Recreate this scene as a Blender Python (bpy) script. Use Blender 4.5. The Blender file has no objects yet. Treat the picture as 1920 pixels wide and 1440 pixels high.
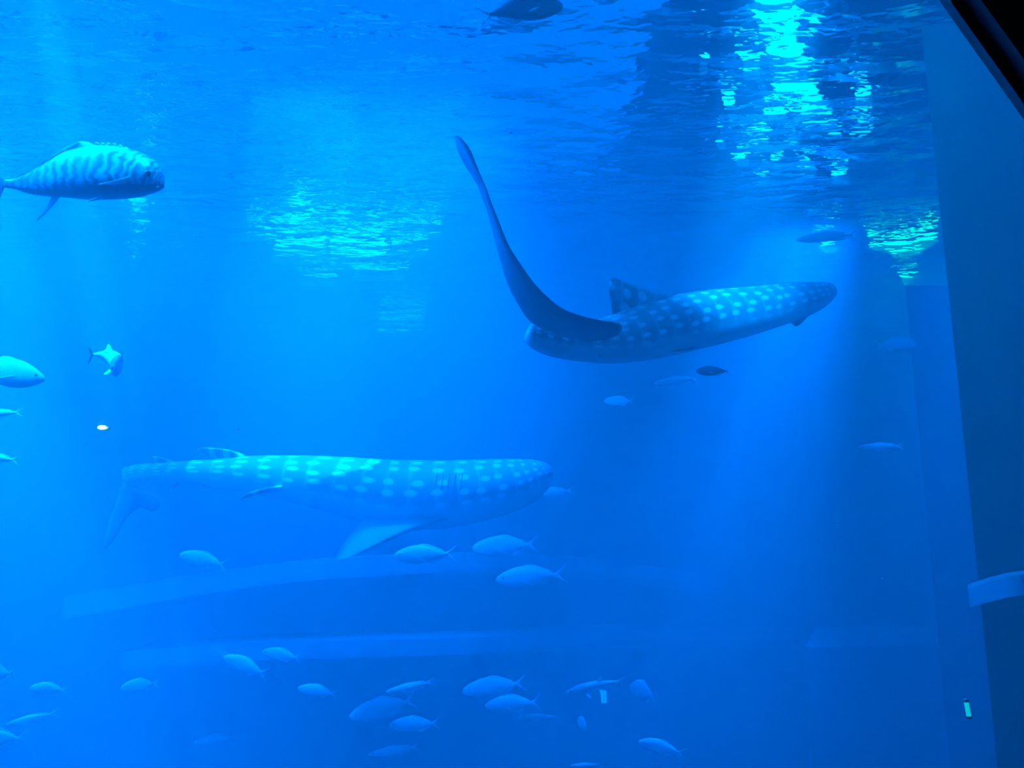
import bpy, bmesh, math, random
from mathutils import Vector, Matrix, noise

random.seed(7)
S = bpy.context.scene
COL = S.collection
PI = math.pi

# ------------------------------------------------------------------ camera
F = 1507.0
PITCH = math.atan(280 / F)
CAM = Vector((0, -2.0, 3.5))
FW = Vector((0, math.cos(PITCH), math.sin(PITCH)))
UP = Vector((0, -math.sin(PITCH), math.cos(PITCH)))
cd = bpy.data.cameras.new('camera'); cam = bpy.data.objects.new('camera', cd); COL.objects.link(cam)
cam.location = CAM; cam.rotation_euler = (PI / 2 + PITCH, 0, 0)
cd.sensor_width = 36; cd.lens = 36 * F / 1920; cd.clip_end = 200
S.camera = cam


def P(px, py, d):
    return CAM + d * (FW + Vector(((px - 960) / F, 0, 0)) + UP * ((720 - py) / F))


def Pz(px, py, z):
    r = P(px, py, 1) - CAM
    return CAM + r * ((z - CAM.z) / r.z)


def Py(px, py, y):
    r = P(px, py, 1) - CAM
    return CAM + r * ((y - CAM.y) / r.y)


# ------------------------------------------------------------------ light, world, exposure
w = bpy.data.worlds.new('world'); S.world = w; w.use_nodes = True
w.node_tree.nodes['Background'].inputs[0].default_value = (0.004, 0.02, 0.03, 1)
w.node_tree.nodes['Background'].inputs[1].default_value = 0.3
S.view_settings.view_transform = 'Standard'
S.view_settings.look = 'None'
S.view_settings.exposure = 0.36
S.view_settings.gamma = 1
S.view_settings.use_curve_mapping = False
S.cycles.use_denoising = True
S.cycles.volume_bounces = 1
S.cycles.max_bounces = 6
S.cycles.transparent_max_bounces = 12

SURF = 9.0           # height of the water surface
BLUE = (0.0, 0.185, 1.0)
CEIL = 14.0


def spot(name, loc, target, watts, deg, blend=0.3, color=BLUE, flat=1.0, axis=(1, 0, 0)):
    # flat < 1: beam squeezed thin from front to back so it brightens less haze
    l = bpy.data.lights.new(name, 'SPOT'); l.energy = watts; l.color = color
    l.spot_size = math.radians(deg); l.spot_blend = blend; l.shadow_soft_size = 0.0
    o = bpy.data.objects.new(name, l); COL.objects.link(o); o.location = loc
    zz = (Vector(loc) - Vector(target)).normalized(); yy = zz.cross(Vector(axis)).normalized(); xx = yy.cross(zz)
    o.rotation_euler = Matrix((xx, yy, zz)).transposed().to_euler()
    o.scale = (1, flat, 1)
    return o


PANEL_STRENGTH = 0.95


def area(name, loc, target, sx, sy, watts, color=BLUE):
    l = bpy.data.lights.new(name, 'AREA'); l.energy = watts; l.color = color; l.shape = 'RECTANGLE'; l.size = sx; l.size_y = sy
    o = bpy.data.objects.new(name, l); COL.objects.link(o); o.location = loc
    o.rotation_euler = (Vector(target) - Vector(loc)).to_track_quat('-Z', 'Y').to_euler()
    return o


area('added_fill', (-10, 6.5, 13.6), (-11, 9, 0), 8, 9, 45000)  # unseen area lamp added overhead to brighten the water at left
K = 10.0     # most of a lamp's light is bent away at the surface
spot('spot_back', (-2.0, 5.2, 12.9), P(535, 865, 11.25), 52000 * K, 17.5, 0.06, (0, .38, 1), .30, P(700, 865, 11.15) - P(350, 865, 11.7))
spot('spot_spotted', (1.9, .7, 10.4), P(1385, 590, 10.8), 46000 * K, 21, 1.0, (0, .36, 1), .4, P(1480, 560, 12.2) - P(1200, 600, 9.05))
spot('spot_jack', (-2.8, .9, 12.5), P(152, 300, 6.15), 17000 * K, 12.5, 0.6, (0, .42, 1), .35)
spot('spot_turning', (-4.5, 2.6, 12.5), P(205, 670, 7.5), 50000 * K, 3.4, 0.5, (0, .6, 1))
spot('spot_shaft', (6.8, 12.0, 13.0), P(1280, 1250, 13), 110000 * K, 27, 1.0)
spot('spot_left', (-12.5, 9.0, 12.0), P(-20, 1300, 10), 100000 * K, 32, 0.8)
spot('spot_right', (9.0, 8.0, 12.8), P(1800, 1300, 9.5), 30000 * K, 30, 1.0)  # lamp added to lift the dim water and pillar at lower right
spot('spot_school', (-1.0, 6.8, 13.0), P(700, 1450, 11.5), 42000 * K, 44, 1.0)
spot('spot_edge', (-5.6, 2.8, 12.5), P(10, 760, 7.8), 40000 * K, 10, .6, (0, .5, 1))  # narrow lamp added to brighten the fish cut by the left edge


# ------------------------------------------------------------------ materials
def mat(name, color, rough=0.5, bump=None, spec=0.5, emit=None, strength=0):
    m = bpy.data.materials.new(name); m.use_nodes = True
    nt = m.node_tree; b = nt.nodes['Principled BSDF']
    b.inputs['Base Color'].default_value = (*color, 1)
    b.inputs['Roughness'].default_value = rough
    b.inputs['Specular IOR Level'].default_value = spec
    tc = nt.nodes.new('ShaderNodeTexCoord')
    nz = nt.nodes.new('ShaderNodeTexNoise'); nz.inputs['Scale'].default_value = bump or 6
    nt.links.new(tc.outputs['Object'], nz.inputs['Vector'])
    rp = nt.nodes.new('ShaderNodeMapRange'); rp.inputs[3].default_value = 0.82; rp.inputs[4].default_value = 1.12
    nt.links.new(nz.outputs['Fac'], rp.inputs[0])
    mx = nt.nodes.new('ShaderNodeVectorMath'); mx.operation = 'SCALE'
    mx.inputs[0].default_value = color
    nt.links.new(rp.outputs[0], mx.inputs['Scale']); nt.links.new(mx.outputs[0], b.inputs['Base Color'])
    if emit:
        b.inputs['Emission Color'].default_value = (*emit, 1)
        b.inputs['Emission Strength'].default_value = strength
    return m


def water_volume():
    m = bpy.data.materials.new('water_volume'); m.use_nodes = True
    nt = m.node_tree; nt.nodes.clear()
    out = nt.nodes.new('ShaderNodeOutputMaterial')
    sc = nt.nodes.new('ShaderNodeVolumeScatter'); sc.inputs['Color'].default_value = (.9, .9, .9, 1)
    sc.inputs['Density'].default_value = 0.105; sc.inputs['Anisotropy'].default_value = 0.0
    ab = nt.nodes.new('ShaderNodeVolumeAbsorption'); ab.inputs['Color'].default_value = (0, .985, .997, 1)
    ab.inputs['Density'].default_value = 0.6
    ad = nt.nodes.new('ShaderNodeAddShader')
    nt.links.new(sc.outputs[0], ad.inputs[0]); nt.links.new(ab.outputs[0], ad.inputs[1])
    nt.links.new(ad.outputs[0], out.inputs['Volume'])
    return m


def water_surface():
    m = bpy.data.materials.new('water_surface'); m.use_nodes = True
    nt = m.node_tree; nt.nodes.clear()
    out = nt.nodes.new('ShaderNodeOutputMaterial')
    gl = nt.nodes.new('ShaderNodeBsdfGlass'); gl.inputs['IOR'].default_value = 1.05; gl.inputs['Roughness'].default_value = 0.0
    tr = nt.nodes.new('ShaderNodeBsdfTransparent')
    mx = nt.nodes.new('ShaderNodeMixShader'); mx.inputs[0].default_value = 0.94
    nt.links.new(tr.outputs[0], mx.inputs[1]); nt.links.new(gl.outputs[0], mx.inputs[2])
    nt.links.new(mx.outputs[0], out.inputs['Surface'])
    tc = nt.nodes.new('ShaderNodeTexCoord')
    mp = nt.nodes.new('ShaderNodeMapping'); mp.inputs['Scale'].default_value = (0.55, 1.0, 1.0)
    nz = nt.nodes.new('ShaderNodeTexNoise'); nz.inputs['Scale'].default_value = 2.2; nz.inputs['Detail'].default_value = 3
    bp = nt.nodes.new('ShaderNodeBump'); bp.inputs['Distance'].default_value = 0.45; bp.inputs['Strength'].default_value = 1.0
    nt.links.new(tc.outputs['Object'], mp.inputs[0]); nt.links.new(mp.outputs[0], nz.inputs['Vector'])
    nt.links.new(nz.outputs['Fac'], bp.inputs['Height']); nt.links.new(bp.outputs[0], gl.inputs['Normal'])
    return m


def shark_material(name, skin, pale):
    """blue-grey back with rows of pale spots between pale bars, white belly; uv: u along, v around (0.5 = back)"""
    m = bpy.data.materials.new(name); m.use_nodes = True
    nt = m.node_tree; b = nt.nodes['Principled BSDF']; b.inputs['Roughness'].default_value = 0.6
    L = nt.links.new

    def math_(op, a, c=None, d=None):
        n = nt.nodes.new('ShaderNodeMath'); n.operation = op
        for i, v in enumerate((a, c, d)):
            if v is None: continue
            if isinstance(v, (int, float)): n.inputs[i].default_value = v
            else: L(v, n.inputs[i])
        return n.outputs[0]
    uv = nt.nodes.new('ShaderNodeUVMap'); uv.uv_map = 'UVMap'
    sp = nt.nodes.new('ShaderNodeSeparateXYZ'); L(uv.outputs[0], sp.inputs[0])
    u, v = sp.outputs[0], sp.outputs[1]
    mp = nt.nodes.new('ShaderNodeMapping'); mp.inputs['Scale'].default_value = (26, 17, 1); L(uv.outputs[0], mp.inputs[0])
    vo = nt.nodes.new('ShaderNodeTexVoronoi'); vo.voronoi_dimensions = '2D'; vo.inputs['Scale'].default_value = 1
    vo.inputs['Randomness'].default_value = 0.35; L(mp.outputs[0], vo.inputs['Vector'])
    spotm = nt.nodes.new('ShaderNodeMapRange'); spotm.inputs[1].default_value = 0.20; spotm.inputs[2].default_value = 0.30
    spotm.inputs[3].default_value = 1; spotm.inputs[4].default_value = 0; L(vo.outputs['Distance'], spotm.inputs[0])
    bar = math_('ABSOLUTE', math_('SUBTRACT', math_('FRACT', math_('ADD', math_('MULTIPLY', u, 26), 0.0)), 0.5))
    barm = nt.nodes.new('ShaderNodeMapRange'); barm.inputs[1].default_value = 0.40; barm.inputs[2].default_value = 0.48
    barm.inputs[3].default_value = 0; barm.inputs[4].default_value = 0.35; L(bar, barm.inputs[0])
    pat = math_('MAXIMUM', spotm.outputs[0], barm.outputs[0])
    # belly mask: distance of v from the back line
    dv = math_('ABSOLUTE', math_('SUBTRACT', v, 0.5))
    bel = nt.nodes.new('ShaderNodeMapRange'); bel.inputs[1].default_value = 0.27; bel.inputs[2].default_value = 0.33
    L(dv, bel.inputs[0])
    m1 = nt.nodes.new('ShaderNodeMix'); m1.data_type = 'RGBA'
    m1.inputs['A'].default_value = (*skin, 1); m1.inputs['B'].default_value = (*pale, 1)
    L(pat, m1.inputs['Factor'])
    m2 = nt.nodes.new('ShaderNodeMix'); m2.data_type = 'RGBA'
    m2.inputs['B'].default_value = (.62, .66, .68, 1)
    L(bel.outputs[0], m2.inputs['Factor']); L(m1.outputs['Result'], m2.inputs['A'])
    L(m2.outputs['Result'], b.inputs['Base Color'])
    return m


M = {
    'vol': water_volume(), 'surf': water_surface(), 'shark': shark_material('whale_shark_skin', (.25, .30, .34), (.85, .90, .92)),
    'shark_faint': shark_material('pale_whale_shark_skin', (.20, .25, .29), (.74, .80, .84)),
    'fin': mat('shark_fin', (.06, .10, .13), .6, 5),
    'dark': mat('dark_mouth', (.08, .10, .12), .7),
    'silver': mat('silver_fish', (.62, .68, .72), .35, 18),
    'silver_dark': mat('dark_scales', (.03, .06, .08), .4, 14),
    'finpale': mat('fish_fin', (.75, .82, .85), .5, 10),
    'eye': mat('fish_eye', (.02, .02, .03), .15),
    'rock': mat('tank_wall', (.06, .10, .14), .9, 1.2),
    'pillar': mat('teal_pillar', (.08, .45, .34), .8, 1.5),
    'ledge': mat('pale_ledge', (.30, .36, .38), .8, 1.5),
    'terrace': mat('pale_terrace', (.28, .34, .38), .8, 1.5),
    'black': mat('black_frame', (.012, .016, .016), .6, 3),
    'house': mat('lamp_housing', (.20, .28, .28), .6, 5),
    'speck': mat('speck', (.9, .95, .95), .6),
}


def emitter(name, color, strength):
    m = bpy.data.materials.new(name); m.use_nodes = True
    nt = m.node_tree; nt.nodes.clear()
    o = nt.nodes.new('ShaderNodeOutputMaterial'); e = nt.nodes.new('ShaderNodeEmission')
    e.inputs[0].default_value = (*color, 1); e.inputs[1].default_value = strength
    nt.links.new(e.outputs[0], o.inputs[0])
    return m


M['ceiling_glow'] = emitter('ceiling_panel_glow', BLUE, PANEL_STRENGTH)  # added ceiling panel, no real opening to the sky
M['lamp'] = emitter('lamp_glow', (0, .55, 1), 3.4)
M['lampdim'] = emitter('dim_lamp_glow', (0, .5, 1), 5)
M['lampfaint'] = emitter('faint_lamp_glow', (0, .35, 1), 5)
M['lampgreen'] = emitter('green_lamp_glow', (0, 1, .25), 10)
M['reflection'] = emitter('streak_glow', (0, .55, .6), 1.0)
M['white'] = emitter('white_lamp_glow', (1, 1, 1), 30)


def glass_pane():
    m = bpy.data.materials.new('acrylic'); m.use_nodes = True
    nt = m.node_tree; nt.nodes.clear()
    out = nt.nodes.new('ShaderNodeOutputMaterial')
    g = nt.nodes.new('ShaderNodeBsdfGlossy'); g.inputs['Roughness'].default_value = 0.02
    tr = nt.nodes.new('ShaderNodeBsdfTransparent'); tr.inputs[0].default_value = (1, 1, 1, 1)
    mx = nt.nodes.new('ShaderNodeMixShader'); mx.inputs[0].default_value = 0.03
    nt.links.new(tr.outputs[0], mx.inputs[1]); nt.links.new(g.outputs[0], mx.inputs[2])
    nt.links.new(mx.outputs[0], out.inputs['Surface'])
    return m


M['pane'] = glass_pane()


# ------------------------------------------------------------------ helpers
def obj(name, bm, m, parent=None, smooth=False):
    me = bpy.data.meshes.new(name)
    bmesh.ops.recalc_face_normals(bm, faces=bm.faces[:])
    bm.to_mesh(me); bm.free()
    me.materials.append(m)
    if smooth:
        for p in me.polygons: p.use_smooth = True
    o = bpy.data.objects.new(name, me); COL.objects.link(o)
    if parent: o.parent = parent
    return o


def tag(o, label=None, cat=None, group=None, kind=None):
    if label: o['label'] = label
    if cat: o['category'] = cat
    if group: o['group'] = group
    if kind: o['kind'] = kind
    return o


def empty(name, loc=(0, 0, 0)):
    e = bpy.data.objects.new(name, None); COL.objects.link(e); e.location = loc; e.empty_display_size = .2
    return e


def box(bm, a, b):
    a, b = Vector(a), Vector(b)
    c = (a + b) / 2; s = b - a
    bmesh.ops.create_cube(bm, size=1, matrix=Matrix.Translation(c) @ Matrix.Diagonal((*s, 1)))


def prism(bm, pts, vec):
    """closed slab from a polygon of 3-D points pushed along vec"""
    vec = Vector(vec)
    A = [bm.verts.new(Vector(p)) for p in pts]; B = [bm.verts.new(Vector(p) + vec) for p in pts]
    bm.faces.new(A); bm.faces.new(B[::-1])
    n = len(A)
    for i in range(n):
        bm.faces.new((A[i], A[(i + 1) % n], B[(i + 1) % n], B[i]))


def cat(p, t):
    """Catmull-Rom through a list of tuples, t in 0..len-1"""
    n = len(p); i = min(int(t), n - 2); f = t - i
    a, b, c, d = p[max(i - 1, 0)], p[i], p[i + 1], p[min(i + 2, n - 1)]
    return tuple(.5 * (2 * b[k] + (c[k] - a[k]) * f + (2 * a[k] - 5 * b[k] + 4 * c[k] - d[k]) * f * f
                       + (3 * b[k] - a[k] - 3 * c[k] + d[k]) * f ** 3) for k in range(len(b)))


def loft(stations, seg=6, ring=20, power=1.0, uv=True):
    """body from (x,y,z, half_width, half_up, half_down) stations along a bent spine, up = world z"""
    bm = bmesh.new(); lay = bm.loops.layers.uv.new('UVMap') if uv else None
    n = (len(stations) - 1) * seg + 1
    S_ = [cat(stations, i / seg) for i in range(n)]
    rings = []
    for i, s in enumerate(S_):
        c = Vector(s[:3])
        a = Vector(S_[max(i - 1, 0)][:3]); b = Vector(S_[min(i + 1, n - 1)][:3])
        t = (b - a).normalized()
        side = t.cross(Vector((0, 0, 1))).normalized(); up = side.cross(t).normalized()
        r = []
        for k in range(ring):
            ang = 2 * PI * k / ring
            # k=0 at the belly, k=ring/2 on the back
            cx, cz = math.sin(ang), -math.cos(ang)
            cx = math.copysign(abs(cx) ** power, cx)
            h = s[4] if cz > 0 else s[5]
            r.append(bm.verts.new(c + side * max(s[3], .001) * cx + up * max(h, .001) * cz))
        rings.append(r)
    for i in range(n - 1):
        for k in range(ring):
            k2 = (k + 1) % ring
            f = bm.faces.new((rings[i][k], rings[i][k2], rings[i + 1][k2], rings[i + 1][k]))
            if uv:
                us = (i / (n - 1), (i + 1) / (n - 1)); vs = (k / ring, (k + 1) / ring)
                for lp, q in zip(f.loops, ((us[0], vs[0]), (us[0], vs[1]), (us[1], vs[1]), (us[1], vs[0]))):
                    lp[lay].uv = q
    bm.faces.new(rings[0][::-1]); bm.faces.new(rings[-1])
    return bm


def foil(st, seg=4, uv=False):
    """fin from stations (leading point, trailing point, thickness): a lens-shaped section, closed at both ends"""
    flat = [(*Vector(a), *Vector(b), t) for a, b, t in st]
    n = (len(flat) - 1) * seg + 1
    bm = bmesh.new(); rings = []
    lay = bm.loops.layers.uv.new('UVMap')
    Q = [cat(flat, i / seg) for i in range(n)]
    for i, q in enumerate(Q):
        a, b, t = Vector(q[:3]), Vector(q[3:6]), max(q[6], .002)
        p0 = Q[max(i - 1, 0)]; p1 = Q[min(i + 1, n - 1)]
        span = (Vector(p1[:3]) + Vector(p1[3:6]) - Vector(p0[:3]) - Vector(p0[3:6]))
        ch = b - a
        nrm = span.cross(ch)
        nrm = nrm.normalized() if nrm.length > 1e-9 else Vector((0, 1, 0))
        r = []
        for x, h in ((0, 0), (.12, .7), (.35, 1), (.7, .6), (1, 0), (.7, -.6), (.35, -1), (.12, -.7)):
            r.append(bm.verts.new(a + ch * x + nrm * t * .5 * h))
        rings.append(r)
    for i in range(n - 1):
        for k in range(8):
            f = bm.faces.new((rings[i][k], rings[i][(k + 1) % 8], rings[i + 1][(k + 1) % 8], rings[i + 1][k]))
            for lp in f.loops:
                lp[lay].uv = (.3 + lp.vert.co.x * .17, .5 + .1 * math.sin(lp.vert.co.z * 3))
    bm.faces.new(rings[0][::-1]); bm.faces.new(rings[-1])
    return bm


def ball(bm, c, r, sx=1, sy=1, sz=1, u=12, v=8):
    bmesh.ops.create_uvsphere(bm, u_segments=u, v_segments=v, radius=1,
                              matrix=Matrix.Translation(Vector(c)) @ Matrix.Diagonal((r * sx, r * sy, r * sz, 1)))


# ------------------------------------------------------------------ the tank
XL, XR, YB, FLOOR = -17.0, 9.6, 25.0, -4.5
bm = bmesh.new(); box(bm, (XL - .5, -.6, FLOOR - .5), (XR + .5, YB + .5, FLOOR)); tag(obj('floor', bm, M['rock']), kind='structure')
bm = bmesh.new(); box(bm, (XL, YB, FLOOR), (XR, YB + .5, CEIL)); tag(obj('wall_back', bm, M['rock']), kind='structure')
bm = bmesh.new(); box(bm, (XL - .5, 0.3, FLOOR), (XL, YB + .5, CEIL)); tag(obj('wall_left', bm, M['rock']), kind='structure')
bm = bmesh.new(); box(bm, (XR, 0.3, FLOOR), (XR + .5, YB + .5, CEIL)); tag(obj('wall_right', bm, M['rock']), kind='structure')

# ceiling with an opening for an added glowing panel brightening the surface
SX0, SX1, SY0, SY1 = -15.5, 3.2, 1.5, 22.0
bm = bmesh.new()
for a, b in (((XL - .5, -.6), (SX0, YB + .5)), ((SX1, -.6), (XR + .5, YB + .5)), ((SX0, -.6), (SX1, SY0)), ((SX0, SY1), (SX1, YB + .5))):
    box(bm, (*a, CEIL), (*b, CEIL + .3))
tag(obj('ceiling', bm, M['rock']), kind='structure')
bm = bmesh.new(); box(bm, (SX0, SY0, CEIL + .1), (SX1, SY1, CEIL + .2)); sk = tag(obj('glow_panel', bm, M['ceiling_glow']), kind='structure')

# window wall between the dark viewing hall and the water: the opening's upper right corner is cut off diagonally
e0 = Py(1797, 0, -.02); e1 = Py(1920, 172, -.02)
dr = (e1 - e0).normalized()
pa = e0 - dr * 1.6; pb = e1 + dr * 1.0
bm = bmesh.new()
top, bot, lft, rgt = 12.0, FLOOR, XL, XR + .5
for poly in ([(pb.x, pb.z), (rgt, pb.z), (rgt, top), (pa.x, top), (pa.x, pa.z)],
             [(lft, pa.z), (pa.x, pa.z), (pa.x, top), (lft, top)],
             [(pb.x, bot), (rgt, bot), (rgt, pb.z), (pb.x, pb.z)],
             [(lft, bot), (-8, bot), (-8, pa.z), (lft, pa.z)],
             [(-8, bot), (pb.x, bot), (pb.x, -1.6), (-8, -1.6)]):
    prism(bm, [(x, -.08, z) for x, z in poly], (0, .06, 0))
wf = tag(obj('wall_front', bm, M['black']), kind='structure')
bm = bmesh.new()
nrm = Vector((dr.z, 0, -dr.x)); nrm = nrm if nrm.x < 0 else -nrm
q = [pa, pb, pb + nrm * .03, pa + nrm * .03]
prism(bm, [(p.x, -.03, p.z) for p in q], (0, .03, 0))
tag(obj('trim_3', bm, mat('frame_seal', (.03, .06, .06), .5)), kind='structure')
bm = bmesh.new(); box(bm, (-8, .02, -1.6), (pb.x + 1, .1, SURF + 1)); tag(obj('window_1', bm, M['pane']), kind='structure')

# the water body
bm = bmesh.new(); box(bm, (XL + .01, .12, FLOOR + .01), (XR - .01, YB - .01, SURF - .12))
wt = tag(obj('water', bm, M['vol']), 'deep blue hazy water filling the whole tank', 'water', kind='stuff')

# rippled surface
bm = bmesh.new(); NX, NY = 260, 300
G = []
for j in range(NY + 1):
    row = []
    for i in range(NX + 1):
        x = XL + .02 + (XR - XL - .04) * i / NX; y = .14 + (YB - .16) * j / NY
        z = SURF + .05 * noise.noise(Vector((x * .35, y * .8, 0))) + .03 * noise.noise(Vector((x * .9, y * 2.0, 5)))
        row.append(bm.verts.new((x, y, z)))
    G.append(row)
for j in range(NY):
    for i in range(NX):
        bm.faces.new((G[j][i], G[j][i + 1], G[j + 1][i + 1], G[j + 1][i]))
tag(obj('water_surface', bm, M['surf'], smooth=True), 'rippled underside of the water surface with broken bright reflections', 'water surface', kind='stuff')

# pillar on the right wall, pale curved ledge in front of it, terraces far back
bm = bmesh.new(); c = P(1815, 900, 7.5)
prism(bm, [(c.x, c.y, FLOOR), (XR, c.y - .6, FLOOR), (XR, c.y + 1.4, FLOOR), (c.x + .85, c.y + 1.2, FLOOR)], (0, 0, SURF - .3 - FLOOR))
tag(obj('pillar', bm, M['pillar']), 'dull teal pillar standing against the right tank wall', 'pillar', kind='structure')


bm = bmesh.new(); c = P(1722, 800, 13)
prism(bm, [(c.x, c.y, FLOOR), (XR, c.y, FLOOR), (XR, c.y + 2, FLOOR), (c.x * 1.16, c.y + 2, FLOOR)], (0, 0, P(1722, 520, 13).z - FLOOR))
tag(obj('buttress', bm, M['rock']), 'dark buttress of the right tank wall behind the teal pillar', 'buttress', kind='structure')
bm = bmesh.new(); c = P(1527, 1300, 13.5); zt = P(1527, 1215, 13.5).z
prism(bm, [(c.x - .1, c.y, FLOOR), (c.x + .35, c.y + .0, FLOOR), (XR, c.y + .3, FLOOR), (XR, c.y + 3, FLOOR), (c.x * 1.24, c.y + 3, FLOOR)], (0, 0, zt - FLOOR))
tag(obj('low_block', bm, mat('block_rock', (.13, .2, .25), .9, 1.2)), 'low dark block on the floor at the foot of the right wall', 'block', kind='structure')


def band(name, pts, height, depth, m, label=None, catg=None, kind=None, splay=0):
    """curved ledge: a bent slab along pts (top front edge)"""
    bm = bmesh.new(); R = []
    n = (len(pts) - 1) * 8 + 1
    for i in range(n):
        q = Vector(cat([tuple(p) for p in pts], i / 8))
        R.append([bm.verts.new(q + Vector(o)) for o in ((0, 0, 0), (splay, depth, .0), (splay, depth, -height), (0, 0, -height))])
    for i in range(n - 1):
        for k in range(4):
            bm.faces.new((R[i][k], R[i][(k + 1) % 4], R[i + 1][(k + 1) % 4], R[i + 1][k]))
    bm.faces.new(R[0][::-1]); bm.faces.new(R[-1])
    o = obj(name, bm, m)
    return tag(o, label, catg, kind=kind)


band('trim_1', [P(120, 1120, 12.2), P(400, 1072, 12.8), P(640, 1047, 13.6), P(1000, 1040, 15.5), P(1350, 1080, 18)], .33, 1.2, M['terrace'], kind='structure')
band('trim_2', [P(230, 1222, 12.4), P(480, 1205, 13), P(860, 1196, 14.2), P(1180, 1182, 16.5), P(1500, 1185, 19)], .28, 1.2, M['terrace'], kind='structure')
cl = band('curved_ledge', [P(1815, 1104, 5.2), P(1860, 1089, 5.0), P(1925, 1076, 4.8), P(2100, 1062, 4.6)], .12, .4, M['ledge'],
          'pale curved ledge jutting out at the right edge in front of the teal pillar', 'ledge', splay=.22)

# ------------------------------------------------------------------ lamps above the surface, their panels cut to the wanted glints (rippled by the surface)
def lamp(name, panels, z, label, m, thick=.08):
    """panels: corner lists; one diffuser each, a housing above it, one rod up to the ceiling"""
    root = empty(name, (0, 0, 0)); tag(root, label, 'lamp', 'lamps hanging over the water')
    P3 = [[Pz(px, py, z) for px, py in cs] for cs in panels]
    allp = [p for q in P3 for p in q]
    c = sum(allp, Vector()) / len(allp); root.location = c
    for q in P3:
        m_ = sum(q, Vector()) / len(q)
        bm = bmesh.new(); prism(bm, [p - c for p in q], (0, 0, thick * .4)); obj('diffuser', bm, m, root)
        bm = bmesh.new(); prism(bm, [m_ - c + (p - m_) * 1.05 + Vector((0, 0, thick * .42)) for p in q], (0, 0, thick)); obj('housing', bm, M['house'], root)
    bm = bmesh.new(); box(bm, (-.03, -.03, thick * 1.4), (.03, .03, CEIL - c.z)); obj('hanging_rod', bm, M['house'], root)
    if len(P3) > 1:
        xs = [p.x - c.x for p in allp]; ys = [p.y - c.y for p in allp]
        bm = bmesh.new(); box(bm, (min(xs), -.04, thick * 1.45), (max(xs), .04, thick * 2.2)); box(bm, (-.04, min(ys), thick * 1.45), (.04, max(ys), thick * 2.2))
        obj('cross_bar', bm, M['house'], root)
    return root


def R(x0, y0, x1, y1): return [(x0, y0), (x1, y0), (x1, y1), (x0, y1)]


LZ = 10.2
lamp('strip_lamp', [[(1395, -60), (1475, -60), (1500, 90), (1430, 90)], [(1435, 100), (1505, 100), (1545, 210), (1465, 205)], [(1480, 215), (1560, 215), (1580, 262), (1520, 258)]], LZ, 'long bright lamp breaking into a zigzag column of glints at the upper right', M['lamp'])
lamp('glint_panels', [R(1395, 120, 1425, 150), R(1440, 215, 1475, 235), R(1500, 225, 1530, 240), R(1360, 190, 1378, 205), R(1410, 262, 1440, 280), R(1345, 262, 1360, 280), R(1480, 262, 1500, 275), R(1450, 310, 1465, 322), R(1312, 120, 1326, 140), R(1380, 300, 1405, 312), R(1500, 320, 1530, 330), R(1560, 335, 1590, 345), R(1420, 340, 1440, 348)],
     LZ, 'added small glowing panels scattering loose glints left of and below the zigzag column', M['lampdim'])  # extra glowing panels added only for the loose glints
lamp('flood_lamp', [R(545, 400, 580, 414), R(540, 424, 660, 436), R(460, 442, 550, 452), R(510, 462, 610, 496), R(620, 458, 720, 508), R(730, 468, 800, 482), R(660, 518, 760, 528), R(560, 528, 630, 538), R(690, 436, 830, 446)],
     LZ, 'wide lamp breaking into a patch of glints left of the dark tail', M['lampdim'])
lamp('small_lamp', [R(240, 372, 262, 378), [(236, 388), (262, 388), (270, 402), (245, 400)], R(242, 415, 272, 436), R(250, 445, 264, 455), R(243, 490, 254, 510)], LZ, 'narrow lamp making a short zigzag glint under the banded silver fish', M['lamp'])
lamp('small_lamp', [R(1605, 180, 1635, 205), R(1605, 215, 1635, 224), R(1610, 240, 1630, 248), R(1595, 260, 1640, 272)], LZ, 'small lamp making four stacked glints near the right wall', M['lamp'])
lamp('faint_lamp', [R(715, 588, 800, 594), R(712, 604, 795, 612), R(708, 624, 790, 632)], 9.7, 'dim louvred lamp making a faint striped patch below the glints', M['lampfaint'])
lamp('flood_lamp', [[(1634, 452), (1660, 462), (1712, 458), (1752, 436), (1760, 452), (1722, 478), (1680, 485), (1664, 474), (1634, 468)], [(1690, 525), (1742, 515), (1735, 536), (1700, 545)]], 9.45,
     'green-tinged lamp making the brightest glint beside the right wall', M['lampgreen'])
lamp('small_lamp', [[(1535, 462), (1548, 466), (1575, 466), (1560, 476), (1545, 474)]], LZ, 'tiny lamp glinting just left of the green-tinged one', M['lampgreen'])

# ------------------------------------------------------------------ small fish
def mirror_y(pts): return [(x, -y, z) for x, y, z in pts]


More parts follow.
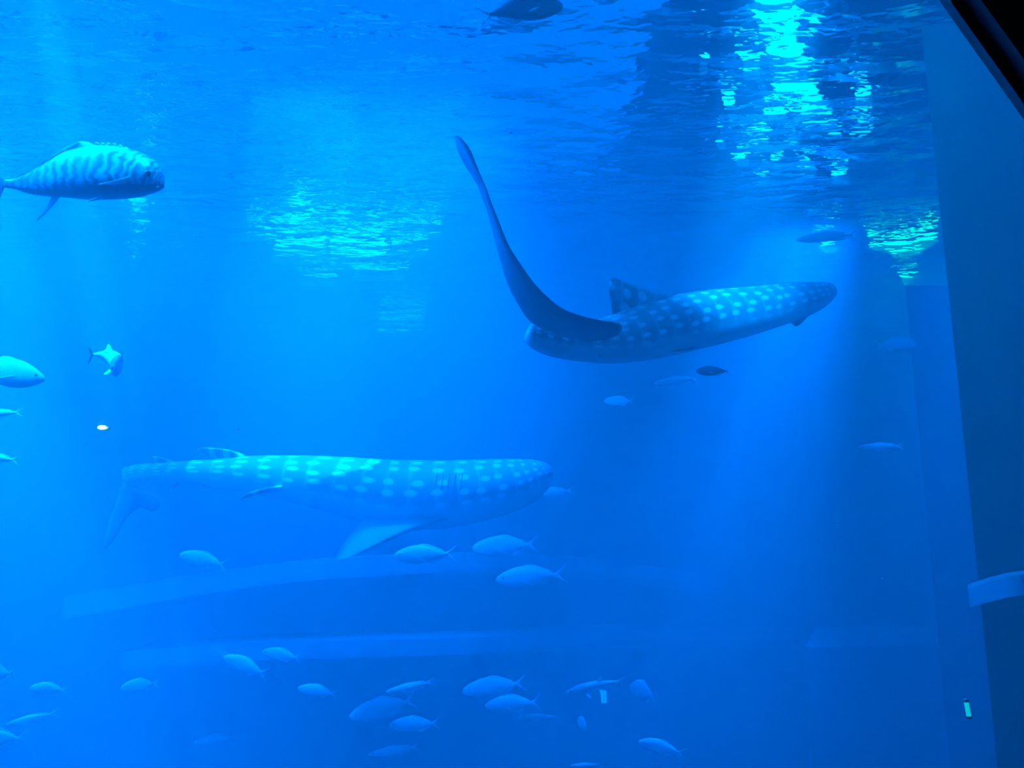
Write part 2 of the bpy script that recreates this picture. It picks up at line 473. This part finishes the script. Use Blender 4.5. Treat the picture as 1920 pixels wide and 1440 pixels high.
def make_fish(name, prof, tailh, fork, dorsal, anal, m, bend=0.0, finmat=None, pect=True):
    """a fish one unit long, head towards +x, built round its middle. prof: (x, up, down, halfwidth)"""
    fm = finmat or M['finpale']
    B = lambda p: Vector((p[0], p[1] + bend * (p[0] - .1) ** 2, p[2]))
    root = empty(name)
    st = [(*B((x, 0, 0)), w_, u, d) for x, u, d, w_ in prof]
    obj('body', loft(st, 3, 16, uv=False), m, root, True)
    x0, x1 = -.36, -.5
    tl = [(B((x1 - .02, 0, tailh)), B((x1 - .04, 0, tailh * .96)), .004),
          (B((x1 + .04, 0, tailh * .6)), B((x1 - .0 + fork * .4, 0, tailh * .5)), .008),
          (B((x0, 0, .02)), B((x1 + fork, 0, .01)), .02),
          (B((x0, 0, -.02)), B((x1 + fork, 0, -.01)), .02),
          (B((x1 + .04, 0, -tailh * .6)), B((x1 - .0 + fork * .4, 0, -tailh * .5)), .008),
          (B((x1 - .02, 0, -tailh)), B((x1 - .04, 0, -tailh * .96)), .004)]
    obj('tail_fin', foil(tl, 3), fm, root, True)
    for nm, D in (('dorsal_fin', dorsal), ('anal_fin', anal)):
        if D:
            bm = foil([(B(a), B(b), t) for a, b, t in D], 3)
            obj(nm, bm, fm, root, True)
    if pect:
        wmax = max(p[3] for p in prof)
        for sgn in (1, -1):
            a = B((.2, sgn * wmax * .82, -.02))
            obj('pectoral_fin', foil([(a, a + Vector((-.05, 0, -.03)), .008),
                                      (a + Vector((-.10, sgn * .03, -.03)), a + Vector((-.12, sgn * .03, -.065)), .006),
                                      (a + Vector((-.19, sgn * .045, -.07)), a + Vector((-.20, sgn * .045, -.08)), .003)], 2), fm, root, True)
    # eyes
    ex = .40; pr = [p for p in prof]; 
    wy = None
    for a, b in zip(pr, pr[1:]):
        lo, hi = sorted((a[0], b[0]))
        if lo <= ex <= hi:
            f = (ex - a[0]) / (b[0] - a[0]); wy = a[3] + (b[3] - a[3]) * f; uz = a[1] + (b[1] - a[1]) * f
    for sgn in (1, -1):
        bm = bmesh.new(); ball(bm, B((ex, sgn * (wy or .03) * .93, (uz or .05) * .3)), .016, 1, .5, 1, 8, 6)
        obj('eye', bm, M['eye'], root, True)
    return root


jack_prof = [(-.40, .018, .018, .012), (-.30, .045, .04, .022), (-.15, .105, .09, .045), (.02, .155, .135, .065), (.18, .16, .145, .07),
             (.32, .125, .12, .062), (.42, .085, .085, .048), (.48, .045, .055, .03), (.505, .008, .012, .01)]
slim_prof = [(-.42, .014, .014, .010), (-.28, .035, .03, .022), (-.1, .07, .06, .04), (.1, .085, .08, .05), (.28, .07, .07, .045),
             (.4, .05, .052, .036), (.48, .024, .03, .02), (.505, .006, .008, .008)]
deep_prof = [(-.38, .022, .022, .013), (-.28, .06, .055, .025), (-.12, .15, .13, .05), (.05, .20, .18, .07), (.2, .19, .18, .07),
             (.34, .135, .14, .058), (.44, .075, .085, .04), (.49, .035, .045, .025), (.505, .008, .012, .01)]


def dor(h, k=1.0, y0=.13):
    return [((.18, 0, y0 * k), (-.30, 0, .04 * k), .012), ((.10, 0, (y0 + h * .7) * k), (-.31, 0, (.05 + h * .25) * k), .008),
            ((.03, 0, (y0 + h) * k), (-.06, 0, (y0 + h * .85) * k), .004)]


def ana(h, k=1.0, y0=.11):
    return [((-.02, 0, -y0 * k), (-.31, 0, -.035 * k), .012), ((-.08, 0, -(y0 + h * .6) * k), (-.32, 0, -(.045 + h * .25) * k), .008),
            ((-.12, 0, -(y0 + h) * k), (-.18, 0, -(y0 + h * .8) * k), .004)]


protos = {
    'jack': make_fish('silver_fish', jack_prof, .13, .07, dor(.05), ana(.05), M['silver'], .10),
    'slim': make_fish('slim_fish', slim_prof, .09, .06, dor(.035, 1, .068), ana(.03, 1, .055), M['silver'], -.12),
    'deep': make_fish('deep_bodied_fish', deep_prof, .14, .05, dor(.05, 1, .17), ana(.05, 1, .15), M['silver'], .16),
    'dark': make_fish('dark_fish', jack_prof, .12, .07, dor(.05), ana(.05), M['silver_dark'], .1),
}
used = set()


def fish(kind, x0, x1, yc, d, label, yaw=180, pitch=0, group='school of small silver fish', roll=0, catg='fish'):
    """x0..x1: where nose and tail fall; yaw 180 = facing left"""
    src = protos[kind]
    if kind in used:
        root = src.copy(); COL.objects.link(root)
        for ch in src.children:
            c = ch.copy(); COL.objects.link(c); c.parent = root
    else:
        root = src; used.add(kind)
    L = abs(x1 - x0) / F * d / max(.35, abs(math.cos(math.radians(yaw))))
    root.location = P((x0 + x1) / 2, yc, d)
    root.rotation_euler = (math.radians(roll), math.radians(-pitch), math.radians(yaw))
    root.scale = (L, L, L)
    for k in ('group',):
        if k in root: del root[k]
    tag(root, label, catg, group)
    return root


BG = 'school of small silver fish'
LG = 'silver fish at the left edge'
fish('jack', 415, 505, 1248, 10.5, 'plump pale fish nose tilted up, lower of the pair on the lower ledge', 170, 18)
fish('jack', 490, 565, 1228, 10.8, 'pale fish with lit back, upper of the pair on the lower ledge', 175, 8)
fish('jack', 558, 632, 1296, 10.5, 'evenly lit pale fish alone right of the pair at the lower ledge', 176, 8)
fish('slim', 725, 812, 1288, 10.5, 'slender fish with the brightest back in the bottom school', 190, -10)
fish('jack', 657, 775, 1328, 12.5, 'large dim fish nose down under the slender bright-backed one', 195, -12)
fish('jack', 730, 822, 1358, 13.0, 'dim level fish beneath the large dim nose-down one', 185, -2)
fish('slim', 690, 785, 1408, 13.0, 'dim slender fish lowest in the middle of the frame', 185, -8)
fish('jack', 868, 982, 1288, 13.0, 'dim fish with arched back, topmost right of the bright slender one', 190, -6)
fish('jack', 910, 1010, 1320, 12.5, 'dim fish with a brighter tail stalk below the arched one', 182, -4)
fish('slim', 972, 1048, 1345, 11.5, 'small bright blue slender fish below and right of the tail-bright one', 180, 0)
fish('jack', 1197, 1282, 1402, 12.5, 'faint fish nose up near the bottom, below the round head-on fish', 172, 12)
fish('jack', 55, 128, 1292, 9.5, 'pale fish with forked tail, second row at the lower left corner', 176, 2, LG)
fish('deep', 233, 290, 1285, 10.8, 'small oval fish alone between the left corner and the lower ledge', 205, -4, BG)
fish('slim', 16, 102, 1348, 9.8, 'blurred slender fish nose down under the fork-tailed one', 190, -12, LG)
fish('jack', -52, 48, 1384, 9.5, 'half-seen fish lowest on the left edge, tail to the right', 180, 0, LG)
fish('deep', -60, 32, 1260, 9.0, 'half-seen deep fish on the left edge above the fork-tailed one', 178, 2, LG)
fish('slim', -50, 38, 775, 8.0, 'bright tail half of a slender fish cut by the left edge, upper of two', 178, -3, LG)
fish('slim', -60, 36, 857, 8.0, 'bright tail half of a slender fish cut by the left edge, lower of two', 172, 8, LG)
fish('deep', -62, 76, 698, 7.5, 'pale round-headed fish swimming in from the left edge', 12, -8, LG)
pass
fish('jack', 335, 428, 1050, 11.0, 'faint fish with a thin lit back under the whale shark tail', 176, 12, 'fish under the spotted whale shark')
fish('jack', 740, 852, 1040, 10.3, 'pale fish with bright arched back under the whale shark belly', 182, -2, 'fish under the spotted whale shark')
fish('jack', 886, 1005, 1024, 13.5, 'faint deep fish right of the bright-backed one', 186, -4, 'fish under the spotted whale shark')
fish('jack', 930, 1058, 1082, 12.5, 'faint long fish lowest of three under the whale shark head', 186, -5, 'fish under the spotted whale shark')
fish('slim', 985, 1075, 922, 13.0, 'very faint fish touching the whale shark snout', 184, -3, 'fish under the spotted whale shark')
fish('slim', 1540, 1610, 1351, 14.0, 'leftmost of three ghostly fish at the lower right', 185, -6, 'ghostly fish at the lower right')
fish('slim', 1628, 1700, 1337, 14.0, 'topmost of three ghostly fish at the lower right', 188, -10, 'ghostly fish at the lower right')
fish('slim', 1680, 1778, 1358, 14.0, 'longest and rightmost of three ghostly fish at the lower right', 183, -2, 'ghostly fish at the lower right')
fish('slim', 1608, 1694, 838, 11.5, 'thin pale fish alone in dark water beside the right wall', 180, -2, 'lone fish on the right')
fish('dark', 1305, 1368, 696, 11.5, 'small dark slender fish below the far whale shark', 182, 0, 'lone fish on the right')
fish('slim', 1225, 1312, 714, 13.0, 'faint pale fish just left of the small dark one', 190, -8, 'lone fish on the right')
fish('jack', 1640, 1722, 645, 12.5, 'faint large fish near the right wall level with the far whale shark', 10, 4, 'lone fish on the right')
fish('jack', 1135, 1186, 752, 13.5, 'dim dark-bodied smudge of a fish below the far whale shark belly', 150, 5, 'lone fish on the right')
fish('slim', 365, 442, 1385, 14.0, 'ghostly fish low down left of the bottom school', 186, -8, BG)
fish('deep', 1190, 1224, 1297, 11.5, 'round fish seen head-on, right of the little shark', 110, 0, BG, catg='fish')
fish('deep', 1083, 1104, 1357, 12.5, 'small round fish seen head-on below the little shark', 105, 0, BG)
fish('slim', 1070, 1130, 1436, 10.5, 'bright sliver of a fish at the very bottom edge', 180, 0, BG)
fish('slim', 1490, 1612, 444, 12.5, 'slender fish close under the surface just left of the green-tinged glint', 188, -8, 'lone fish on the right')
fish('dark', 900, 1060, 18, 6.6, 'dark fish silhouette against the bright surface at the top', 14, 17, 'fish near the surface')
print('fish used', used)


# ------------------------------------------------------------------ the big banded silver fish, upper left
def big_jack():
    d = 6.2
    root = empty('banded_silver_fish'); root.location = P(150, 330, d)
    tag(root, 'large silver fish with rounded head and banded bright back, upper left', 'fish', 'fish near the surface')
    c = root.location

    def q(px, py, dd=0): return P(px, py, d + dd) - c
    k = d / F
    st = []
    # (px, top, bottom, half width in px)
    for px, t, b, hw, dd in ((8, 336, 352, 5, .28), (30, 333, 356, 7, .24), (60, 318, 366, 13, .19), (95, 298, 371, 20, .14), (130, 278, 373, 26, .09),
                             (170, 269, 376, 32, .05), (210, 271, 375, 34, .0), (245, 280, 372, 33, -.02), (272, 293, 368, 29, -.04),
                             (292, 312, 362, 20, -.05), (303, 328, 355, 12, -.05), (307, 336, 349, 4, -.05)):
        mid = t * .42 + b * .58
        v = q(px, mid, dd)
        st.append((*v, hw * k, (mid - t) * k, (b - mid) * k))
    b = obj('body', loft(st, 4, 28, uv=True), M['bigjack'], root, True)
    obj('tail_fin', foil([(q(-60, 268, .35), q(-66, 272, .36), .004), (q(-25, 308, .33), q(-45, 312, .33), .01), (q(10, 338, .28), q(-20, 344, .3), .03),
                          (q(9, 350, .28), q(-18, 352, .3), .03), (q(2, 368, .32), q(-12, 380, .33), .01), (q(-10, 405, .34), q(-16, 408, .34), .004)], 3), M['finpale'], root, True)
    # saw-toothed dorsal spines folded along the back, second dorsal behind
    obj('dorsal_fin', foil([(q(175, 271, .05), q(30, 333, .24), .02), (q(165, 266, .05), q(38, 329, .24), .012), (q(150, 265, .06), q(125, 275, .09), .004)], 3), M['finpale'], root, True)
    for i, (px, py) in enumerate(((184, 270), (195, 271), (206, 271), (217, 272), (228, 275), (239, 279))):
        obj('dorsal_spine', foil([(q(px + 4, py + 2, 0), q(px - 4, py + 2, 0), .012), (q(px - 1, py - 4, 0), q(px - 7, py - 3, 0), .004)], 2), M['finpale'], root, True)
    obj('anal_fin', foil([(q(112, 370, .1), q(96, 370, .13), .02), (q(96, 390, .12), q(86, 390, .14), .012), (q(72, 413, .16), q(68, 413, .16), .004)], 3), M['finpale'], root, True)
    obj('pelvic_fin', foil([(q(202, 363, -.02), q(196, 371, -.02), .014), (q(182, 369, -.08), q(178, 376, -.08), .01), (q(164, 377, -.12), q(163, 379, -.12), .004)], 3), M['finpale'], root, True)
    obj('pectoral_fin', foil([(q(242, 330, -.17), q(238, 342, -.16), .014), (q(215, 338, -.22), q(212, 346, -.22), .01), (q(186, 344, -.22), q(184, 347, -.22), .004)], 3), M['finpale'], root, True)
    bm = bmesh.new(); ball(bm, q(276, 326, -.16), .028, 1, .5, 1); obj('eye', bm, M['eye'], root, True)
    bm = bmesh.new(); ball(bm, q(296, 350, -.1), .012, 1, .5, .7); obj('mouth_corner', bm, M['finpale'], root, True)
    return root


def banded_skin():
    m = bpy.data.materials.new('banded_silver_skin'); m.use_nodes = True
    nt = m.node_tree; b = nt.nodes['Principled BSDF']; b.inputs['Roughness'].default_value = .3; b.inputs['Metallic'].default_value = .25
    uv = nt.nodes.new('ShaderNodeUVMap'); uv.uv_map = 'UVMap'
    wv = nt.nodes.new('ShaderNodeTexWave'); wv.inputs['Scale'].default_value = 6.5; wv.inputs['Distortion'].default_value = 5.0
    wv.inputs['Detail'].default_value = 2; wv.inputs['Detail Scale'].default_value = 2.5
    nt.links.new(uv.outputs[0], wv.inputs['Vector'])
    nz = nt.nodes.new('ShaderNodeTexNoise'); nz.inputs['Scale'].default_value = 6; nz.inputs['Detail'].default_value = 4; nt.links.new(uv.outputs[0], nz.inputs['Vector'])
    mm = nt.nodes.new('ShaderNodeMath'); mm.operation = 'MULTIPLY'
    nt.links.new(wv.outputs['Fac'], mm.inputs[0]); nt.links.new(nz.outputs['Fac'], mm.inputs[1])
    # back (v=.5) pale and banded, underside shade put into the colour
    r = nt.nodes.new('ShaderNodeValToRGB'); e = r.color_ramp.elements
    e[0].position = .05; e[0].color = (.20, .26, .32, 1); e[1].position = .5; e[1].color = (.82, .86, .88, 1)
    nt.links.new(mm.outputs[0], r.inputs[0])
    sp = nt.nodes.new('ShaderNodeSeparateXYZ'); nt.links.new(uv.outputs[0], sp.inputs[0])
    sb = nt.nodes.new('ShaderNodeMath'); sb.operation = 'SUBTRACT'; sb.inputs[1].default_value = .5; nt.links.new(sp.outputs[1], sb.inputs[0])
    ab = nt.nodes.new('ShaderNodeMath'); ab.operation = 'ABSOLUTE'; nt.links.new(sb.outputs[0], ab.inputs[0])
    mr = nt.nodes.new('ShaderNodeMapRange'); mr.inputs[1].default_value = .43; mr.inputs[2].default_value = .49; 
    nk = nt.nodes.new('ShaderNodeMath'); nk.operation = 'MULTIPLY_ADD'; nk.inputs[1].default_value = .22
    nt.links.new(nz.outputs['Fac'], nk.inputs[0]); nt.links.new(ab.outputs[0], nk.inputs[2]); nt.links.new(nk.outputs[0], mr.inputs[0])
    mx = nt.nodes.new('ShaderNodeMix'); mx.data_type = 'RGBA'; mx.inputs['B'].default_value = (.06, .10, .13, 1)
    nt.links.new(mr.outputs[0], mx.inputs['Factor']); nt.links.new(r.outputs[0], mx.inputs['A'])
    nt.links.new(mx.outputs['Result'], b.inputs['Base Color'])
    return m


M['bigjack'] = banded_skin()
big_jack()


def turning_fish():
    d = 7.5
    root = empty('turning_fish'); root.location = P(200, 675, d)
    tag(root, 'bright cyan fish bent in a sharp turn, above the tiny white light', 'fish', LG)
    c = root.location

    def q(px, py, dd=0): return P(px, py, d + dd) - c
    k = d / F; st = []
    for px, py, h, w_, dd in ((171, 664, 2, 2, .0), (178, 665, 3, 3, .02), (188, 665, 6, 5, .05), (199, 667, 10, 8, .06), (209, 671, 14, 10, .04),
                              (216, 677, 17, 11, -.04), (219, 684, 19, 11, -.14), (218, 690, 17, 9, -.22), (216, 695, 10, 6, -.28), (215, 698, 2, 2, -.31)):
        st.append((*q(px, py, dd), w_ * k, h * k, h * k))
    obj('body', loft(st, 4, 16, uv=False), M['silver'], root, True)
    obj('dorsal_fin', foil([(q(213, 664, .0), q(190, 660, .05), .02), (q(209, 653, .02), q(198, 655, .05), .012), (q(204, 645, .04), q(202, 646, .04), .004)], 3), M['finpale'], root, True)
    obj('tail_fin', foil([(q(168, 650, .0), q(166, 651, .0), .004), (q(173, 658, .0), q(168, 660, .0), .01), (q(175, 664, .0), q(170, 665, .0), .014), (q(172, 672, .0), q(168, 671, .0), .01), (q(166, 684, .0), q(164, 683, .0), .004)], 3), M['silver_dark'], root, True)
    obj('pectoral_fin', foil([(q(222, 676, -.15), q(222, 686, -.15), .012), (q(228, 664, -.2), q(229, 680, -.2), .01), (q(229, 658, -.2), q(230, 668, -.2), .004)], 3), M['finpale'], root, True)
    obj('pelvic_fin', foil([(q(210, 698, -.2), q(205, 692, -.12), .012), (q(203, 702, -.2), q(198, 698, -.12), .008), (q(196, 703, -.2), q(194, 701, -.18), .004)], 3), M['finpale'], root, True)
    bm = bmesh.new(); ball(bm, q(211, 690, -.30), .014, 1, .6, 1, 8, 6); obj('eye', bm, M['eye'], root, True)


turning_fish()
# ------------------------------------------------------------------ whale sharks
def gills(root, pts, m):
    for a, b, c in pts:
        bm = foil([(a, a + (c - a) * .01, .004)] + [(a.lerp(b, t) + Vector((-.006, 0, 0)), a.lerp(b, t) + Vector((.006, 0, 0)), .012) for t in (.15, .5, .85)] + [(b, b + Vector((.004, 0, 0)), .004)], 2)
        obj('gill_slit', bm, m, root, True)


def shark_a():
    """whale shark in profile, head right"""
    D0 = 11.2
    root = empty('whale_shark'); root.location = P(640, 910, D0)
    tag(root, 'spotted whale shark in full profile with lit back, blunt head to the right', 'whale shark', 'whale sharks')
    c = root.location

    def q(px, py, dd=0): return P(px, py, D0 + dd) - c
    st = []
    for px, t, b, w_, dd in ((236, 876, 906, 10, .75), (262, 870, 902, 13, .7), (300, 868, 900, 17, .62), (350, 864, 905, 24, .5), (420, 858, 916, 34, .36), (490, 854, 928, 44, .2),
                             (560, 854, 944, 54, .1), (630, 856, 962, 60, 0), (700, 860, 982, 66, -.05), (760, 863, 994, 70, -.05), (830, 864, 990, 72, 0), (890, 862, 980, 72, .05),
                             (940, 860, 966, 70, .1), (980, 859, 948, 66, .15), (1008, 859, 926, 58, .18), (1022, 862, 908, 46, .2), (1030, 868, 895, 30, .2), (1033, 876, 886, 12, .2)):
        mid = t * .5 + b * .5
        k = (D0 + dd) / F
        st.append((*q(px, mid, dd), w_ * k, (mid - t) * k, (b - mid) * k))
    obj('body', loft(st, 4, 36, .88), M['shark_faint'], root, True)
    # tail: twisted, both lobes seen
    obj('tail_fin', foil([(q(193, 1029, .35), q(199, 1030, .36), .01), (q(197, 1004, .42), q(216, 1010, .45), .03), (q(206, 974, .52), q(230, 985, .56), .05),
                          (q(217, 945, .62), q(244, 964, .66), .07), (q(232, 905, .72), q(262, 952, .74), .09), (q(252, 915, .7), q(274, 956, .7), .07),
                          (q(282, 924, .6), q(288, 958, .62), .04), (q(296, 934, .52), q(298, 953, .53), .02), (q(300, 942, .5), q(300, 948, .5), .01)], 4), M['fin'], root, True)
    obj('dorsal_fin', foil([(q(470, 858, .2), q(395, 862, .38), .10), (q(440, 846, .2), q(382, 850, .38), .06), (q(412, 841, .22), q(372, 845, .36), .03), (q(382, 839, .3), q(368, 841, .33), .01)], 4), M['shark_faint'], root, True)
    obj('second_dorsal_fin', foil([(q(330, 868, .55), q(298, 872, .62), .05), (q(312, 860, .56), q(290, 864, .62), .03), (q(292, 855, .6), q(286, 856, .6), .01)], 3), M['shark_faint'], root, True)
    obj('anal_fin', foil([(q(352, 898, .48), q(334, 898, .52), .04), (q(338, 908, .46), q(326, 910, .5), .02), (q(322, 918, .46), q(318, 919, .46), .008)], 3), M['shark_faint'], root, True)
    obj('pelvic_fin', foil([(q(548, 908, -.22), q(520, 922, -.2), .05), (q(505, 914, -.36), q(490, 926, -.34), .04), (q(470, 922, -.45), q(466, 932, -.44), .03), (q(452, 934, -.5), q(451, 937, -.5), .008)], 4), M['shark_faint'], root, True)
    # pectorals: near one sweeps down and back
    obj('pectoral_fin', foil([(q(846, 972, -.42), q(690, 962, -.40), .13), (q(790, 988, -.55), q(668, 990, -.5), .09), (q(745, 1004, -.7), q(650, 1010, -.62), .06),
                              (q(700, 1026, -.82), q(634, 1034, -.74), .04), (q(666, 1042, -.86), q(628, 1046, -.8), .02), (q(640, 1049, -.88), q(626, 1050, -.86), .01)], 4), M['belly'], root, True)
    obj('pectoral_fin', foil([(q(840, 970, .45), q(720, 965, .45), .13), (q(800, 985, .7), q(700, 985, .7), .08), (q(760, 1000, 1.1), q(690, 1008, 1.1), .05),
                              (q(725, 1016, 1.4), q(700, 1020, 1.4), .01)], 4), M['belly'], root, True)
    # mouth: a wide slit across the blunt snout, and the small eye
    obj('mouth', foil([(q(1029, 888, -.18), q(1029, 894, -.18), .01), (q(1030, 886, .0), q(1031, 893, 0), .04), (q(1034, 885, .2), q(1035, 892, .2), .04), (q(1030, 886, .4), q(1031, 893, .4), .04), (q(1029, 888, .55), q(1029, 894, .55), .01)], 3), M['dark'], root, True)
    bm = bmesh.new(); ball(bm, q(985, 893, -.28), .035, 1, .5, 1); obj('eye', bm, M['eye'], root, True)
    gills(root, [(q(x, 885, -.5), q(x - 6, 925, -.52), q(x + 4, 885, -.5)) for x in (868, 856, 844, 832, 820)], M['dark'])
    return root


def shark_b():
    """whale shark swimming away to the right, tail towards the camera"""
    root = empty('whale_shark'); root.location = P(1250, 600, 9.5)
    tag(root, 'spotted whale shark swimming away to the right behind its tall dark raised tail', 'whale shark', 'whale sharks')
    c = root.location

    def q(px, py, d): return P(px, py, d) - c
    st = []
    for px, t, b, w_, d in ((990, 606, 640, 14, 7.45), (1012, 604, 660, 20, 7.5), (1050, 606, 672, 26, 7.75), (1100, 604, 679, 33, 8.15), (1150, 592, 682, 40, 8.6), (1200, 572, 678, 46, 9.05),
                            (1250, 558, 668, 50, 9.5), (1300, 548, 656, 52, 10.0), (1350, 542, 644, 52, 10.5), (1400, 538, 630, 51, 11.1), (1440, 534, 617, 50, 11.6),
                            (1480, 530, 603, 47, 12.2), (1510, 529, 590, 42, 12.7), (1535, 529, 572, 32, 13.1), (1550, 530, 552, 14, 13.3)):
        mid = (t + b) / 2; k = d / F
        st.append((*q(px, mid, d), w_ * k * 1.1, (mid - t) * k, (b - mid) * k))
    obj('body', loft(st, 4, 36, .9), M['shark'], root, True)
    pts = [(852, 255, 862, 257, 7.0), (857, 278, 880, 277, 7.0), (872, 307, 896, 315, 7.0), (894, 337, 912, 355, 7.02), (907, 368, 922, 385, 7.05), (920, 408, 939, 425, 7.08), (930, 450, 954, 460, 7.12),
           (941, 495, 976, 495, 7.17), (954, 537, 1000, 529, 7.22), (972, 571, 1023, 553, 7.28), (992, 601, 1046, 573, 7.34), (1030, 620, 1072, 586, 7.4), (1062, 633, 1101, 595, 7.42),
           (1096, 639, 1130, 601, 7.44), (1130, 637, 1154, 605, 7.45), (1150, 629, 1165, 609, 7.46), (1164, 616, 1169, 613, 7.46)]
    obj('tail_fin', foil([(q(a, b, dd + .0), q(e, f, dd - .38 * min(1, abs(i - 0) / 4, abs(16 - i) / 3)), .06 + .05 * math.exp(-((i - 10) / 3) ** 2) if 0 < i < 16 else .01) for i, (a, b, e, f, dd) in enumerate(pts)], 3), M['fin'], root, True)
    obj('dorsal_fin', foil([(q(1262, 556, 9.5), q(1150, 598, 8.7), .10), (q(1222, 545, 9.2), q(1148, 582, 8.7), .07), (q(1185, 534, 8.9), q(1144, 560, 8.6), .04), (q(1158, 522, 8.65), q(1142, 540, 8.55), .02), (q(1146, 520, 8.6), q(1143, 526, 8.6), .01)], 4), M['shark'], root, True)
    obj('second_dorsal_fin', foil([(q(1098, 606, 8.1), q(1060, 612, 7.85), .05), (q(1080, 598, 8.0), q(1056, 602, 7.8), .03), (q(1062, 594, 7.85), q(1056, 596, 7.8), .01)], 3), M['fin'], root, True)
    obj('pelvic_fin', foil([(q(1170, 665, 8.7), q(1110, 660, 8.2), .06), (q(1140, 668, 8.3), q(1112, 664, 8.0), .04), (q(1118, 665, 7.9), q(1108, 662, 7.8), .01)], 3), M['shark'], root, True)
    obj('pectoral_fin', foil([(q(1345, 632, 10.1), q(1268, 640, 9.4), .10), (q(1322, 646, 9.8), q(1250, 650, 9.2), .07), (q(1290, 656, 9.4), q(1236, 656, 9.05), .04), (q(1240, 660, 9.0), q(1225, 658, 8.95), .01)], 4), M['belly'], root, True)
    obj('pectoral_fin', foil([(q(1535, 560, 12.6), q(1470, 590, 11.7), .10), (q(1524, 582, 12.4), q(1478, 600, 11.7), .06), (q(1506, 603, 12.1), q(1488, 610, 11.8), .02), (q(1498, 610, 12), q(1492, 612, 11.9), .01)], 4), M['belly'], root, True)
    gills(root, [(q(x, 570, 10.0 + i * .12), q(x + 4, 610, 9.98 + i * .12), q(x + 4, 570, 10)) for i, x in enumerate((1345, 1356, 1367, 1378, 1389))], M['dark'])
    bm = bmesh.new(); ball(bm, q(1505, 562, 12.2), .035, 1, .5, 1); obj('eye', bm, M['eye'], root, True)
    return root


M['belly'] = mat('whale_shark_belly', (.20, .24, .26), .6, 3)
shark_a(); shark_b()


# ------------------------------------------------------------------ little shark low in the frame
def little_shark():
    d = 11.5
    root = empty('little_shark'); root.location = P(1115, 1290, d)
    tag(root, 'little pale shark with upright dorsal fin cruising left near the bottom', 'shark')
    c = root.location

    def q(px, py, dd=0): return P(px, py, d + dd) - c
    st = []
    for px, t, b, w_ in ((1160, 1276, 1281, 3), (1140, 1276, 1284, 4), (1118, 1277, 1290, 6), (1100, 1280, 1296, 9), (1085, 1285, 1300, 10), (1072, 1291, 1303, 8), (1062, 1297, 1303, 3)):
        k = d / F; mid = (t + b) / 2
        st.append((*q(px, mid), w_ * k, (mid - t) * k, (b - mid) * k))
    obj('body', loft(st, 4, 16, uv=False), M['silver'], root, True)
    obj('dorsal_fin', foil([(q(1116, 1279), q(1132, 1279), .03), (q(1121, 1274), q(1131, 1275), .02), (q(1126, 1268), q(1130, 1269), .008)], 3), M['silver'], root, True)
    obj('tail_fin', foil([(q(1170, 1268), q(1173, 1269), .006), (q(1161, 1275), q(1168, 1277), .02), (q(1158, 1280), q(1165, 1281), .02), (q(1164, 1286), q(1167, 1287), .006)], 3), M['silver'], root, True)
    obj('pectoral_fin', foil([(q(1096, 1297), q(1104, 1297), .02), (q(1100, 1304, -.1), q(1106, 1304, -.1), .012), (q(1108, 1309, -.2), q(1110, 1309, -.2), .005)], 3), M['silver'], root, True)
    bm = bmesh.new(); ball(bm, q(1070, 1297, -.06), .016, 1, .5, 1, 8, 6); obj('eye', bm, M['eye'], root, True)


little_shark()

# upright scrap hanging under the little shark, a pane reflection built as a glowing rod, the tiny white light
bm = bmesh.new(); prism(bm, [P(1124, 1295, 11) , P(1137, 1296, 11), P(1138, 1318, 10.8), P(1128, 1319, 10.8), P(1127, 1303, 10.93)], (0, .06, 0))
tag(obj('kelp_scrap', bm, M['speck']), 'short pale upright scrap hanging just under the little shark', 'scrap')

r = empty('pane_streak'); a, b = P(1811, 1313, 4.0), P(1817, 1344, 4.0); r.location = (a + b) / 2
tag(r, 'short tilted cyan streak reflected on the window pane, lower right corner', 'reflection')
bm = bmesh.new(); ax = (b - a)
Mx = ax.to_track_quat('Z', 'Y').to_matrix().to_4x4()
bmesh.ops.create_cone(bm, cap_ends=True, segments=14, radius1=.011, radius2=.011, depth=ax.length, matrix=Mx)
obj('streak_body', bm, M['reflection'], r, True)  # reflection on the acrylic, put in as an emitting rod
for s in (-1, 1):
    bm = bmesh.new(); bmesh.ops.create_cone(bm, cap_ends=True, segments=14, radius1=.0125, radius2=.0125, depth=.012, matrix=Matrix.Translation(ax * .5 * s) @ Mx)
    obj('streak_end', bm, M['house'], r, True)

r = empty('small_white_lamp', P(194, 802, 5.5)); tag(r, 'tiny glaring white light low left of the turning fish', 'lamp')
bm = bmesh.new(); ball(bm, (0, -.02, 0), .018, 1.7, .6, .75); obj('bulb', bm, M['white'], r, True)
bm = bmesh.new(); ball(bm, (0, .02, 0), .022, 1.7, .8, .75); obj('housing', bm, M['house'], r, True)

for px, py, d, rad, lab in ((292, 138, 5, .007, 'pale speck near the surface above the banded fish'), (19, 205, 5, .006, 'pale speck near the left edge above the banded fish'),
                            (958, 249, 5, .007, 'bright speck just right of the tip of the raised tail'), (1178, 500, 5, .007, 'bright speck above the fin of the far whale shark'),
                            (958, 831, 5, .004, 'dim speck above the head of the profile whale shark'), (1655, 1085, 6, .008, 'dim speck left of the curved ledge'),
                            (1570, 985, 6, .006, 'dim speck in empty water on the right, above the one by the ledge'), (1271, 1165, 6, .006, 'dim speck above the round head-on fish'),
                            (446, 805, 6, .008, 'dim speck above the profile whale shark tail')):
    bm = bmesh.new()
    bmesh.ops.create_icosphere(bm, subdivisions=1, radius=rad, matrix=Matrix.Translation(P(px, py, d)) @ Matrix.Diagonal((1.2, 1, .8, 1)))
    tag(obj('drifting_speck', bm, M['speck']), lab, 'speck', 'specks drifting in the water')
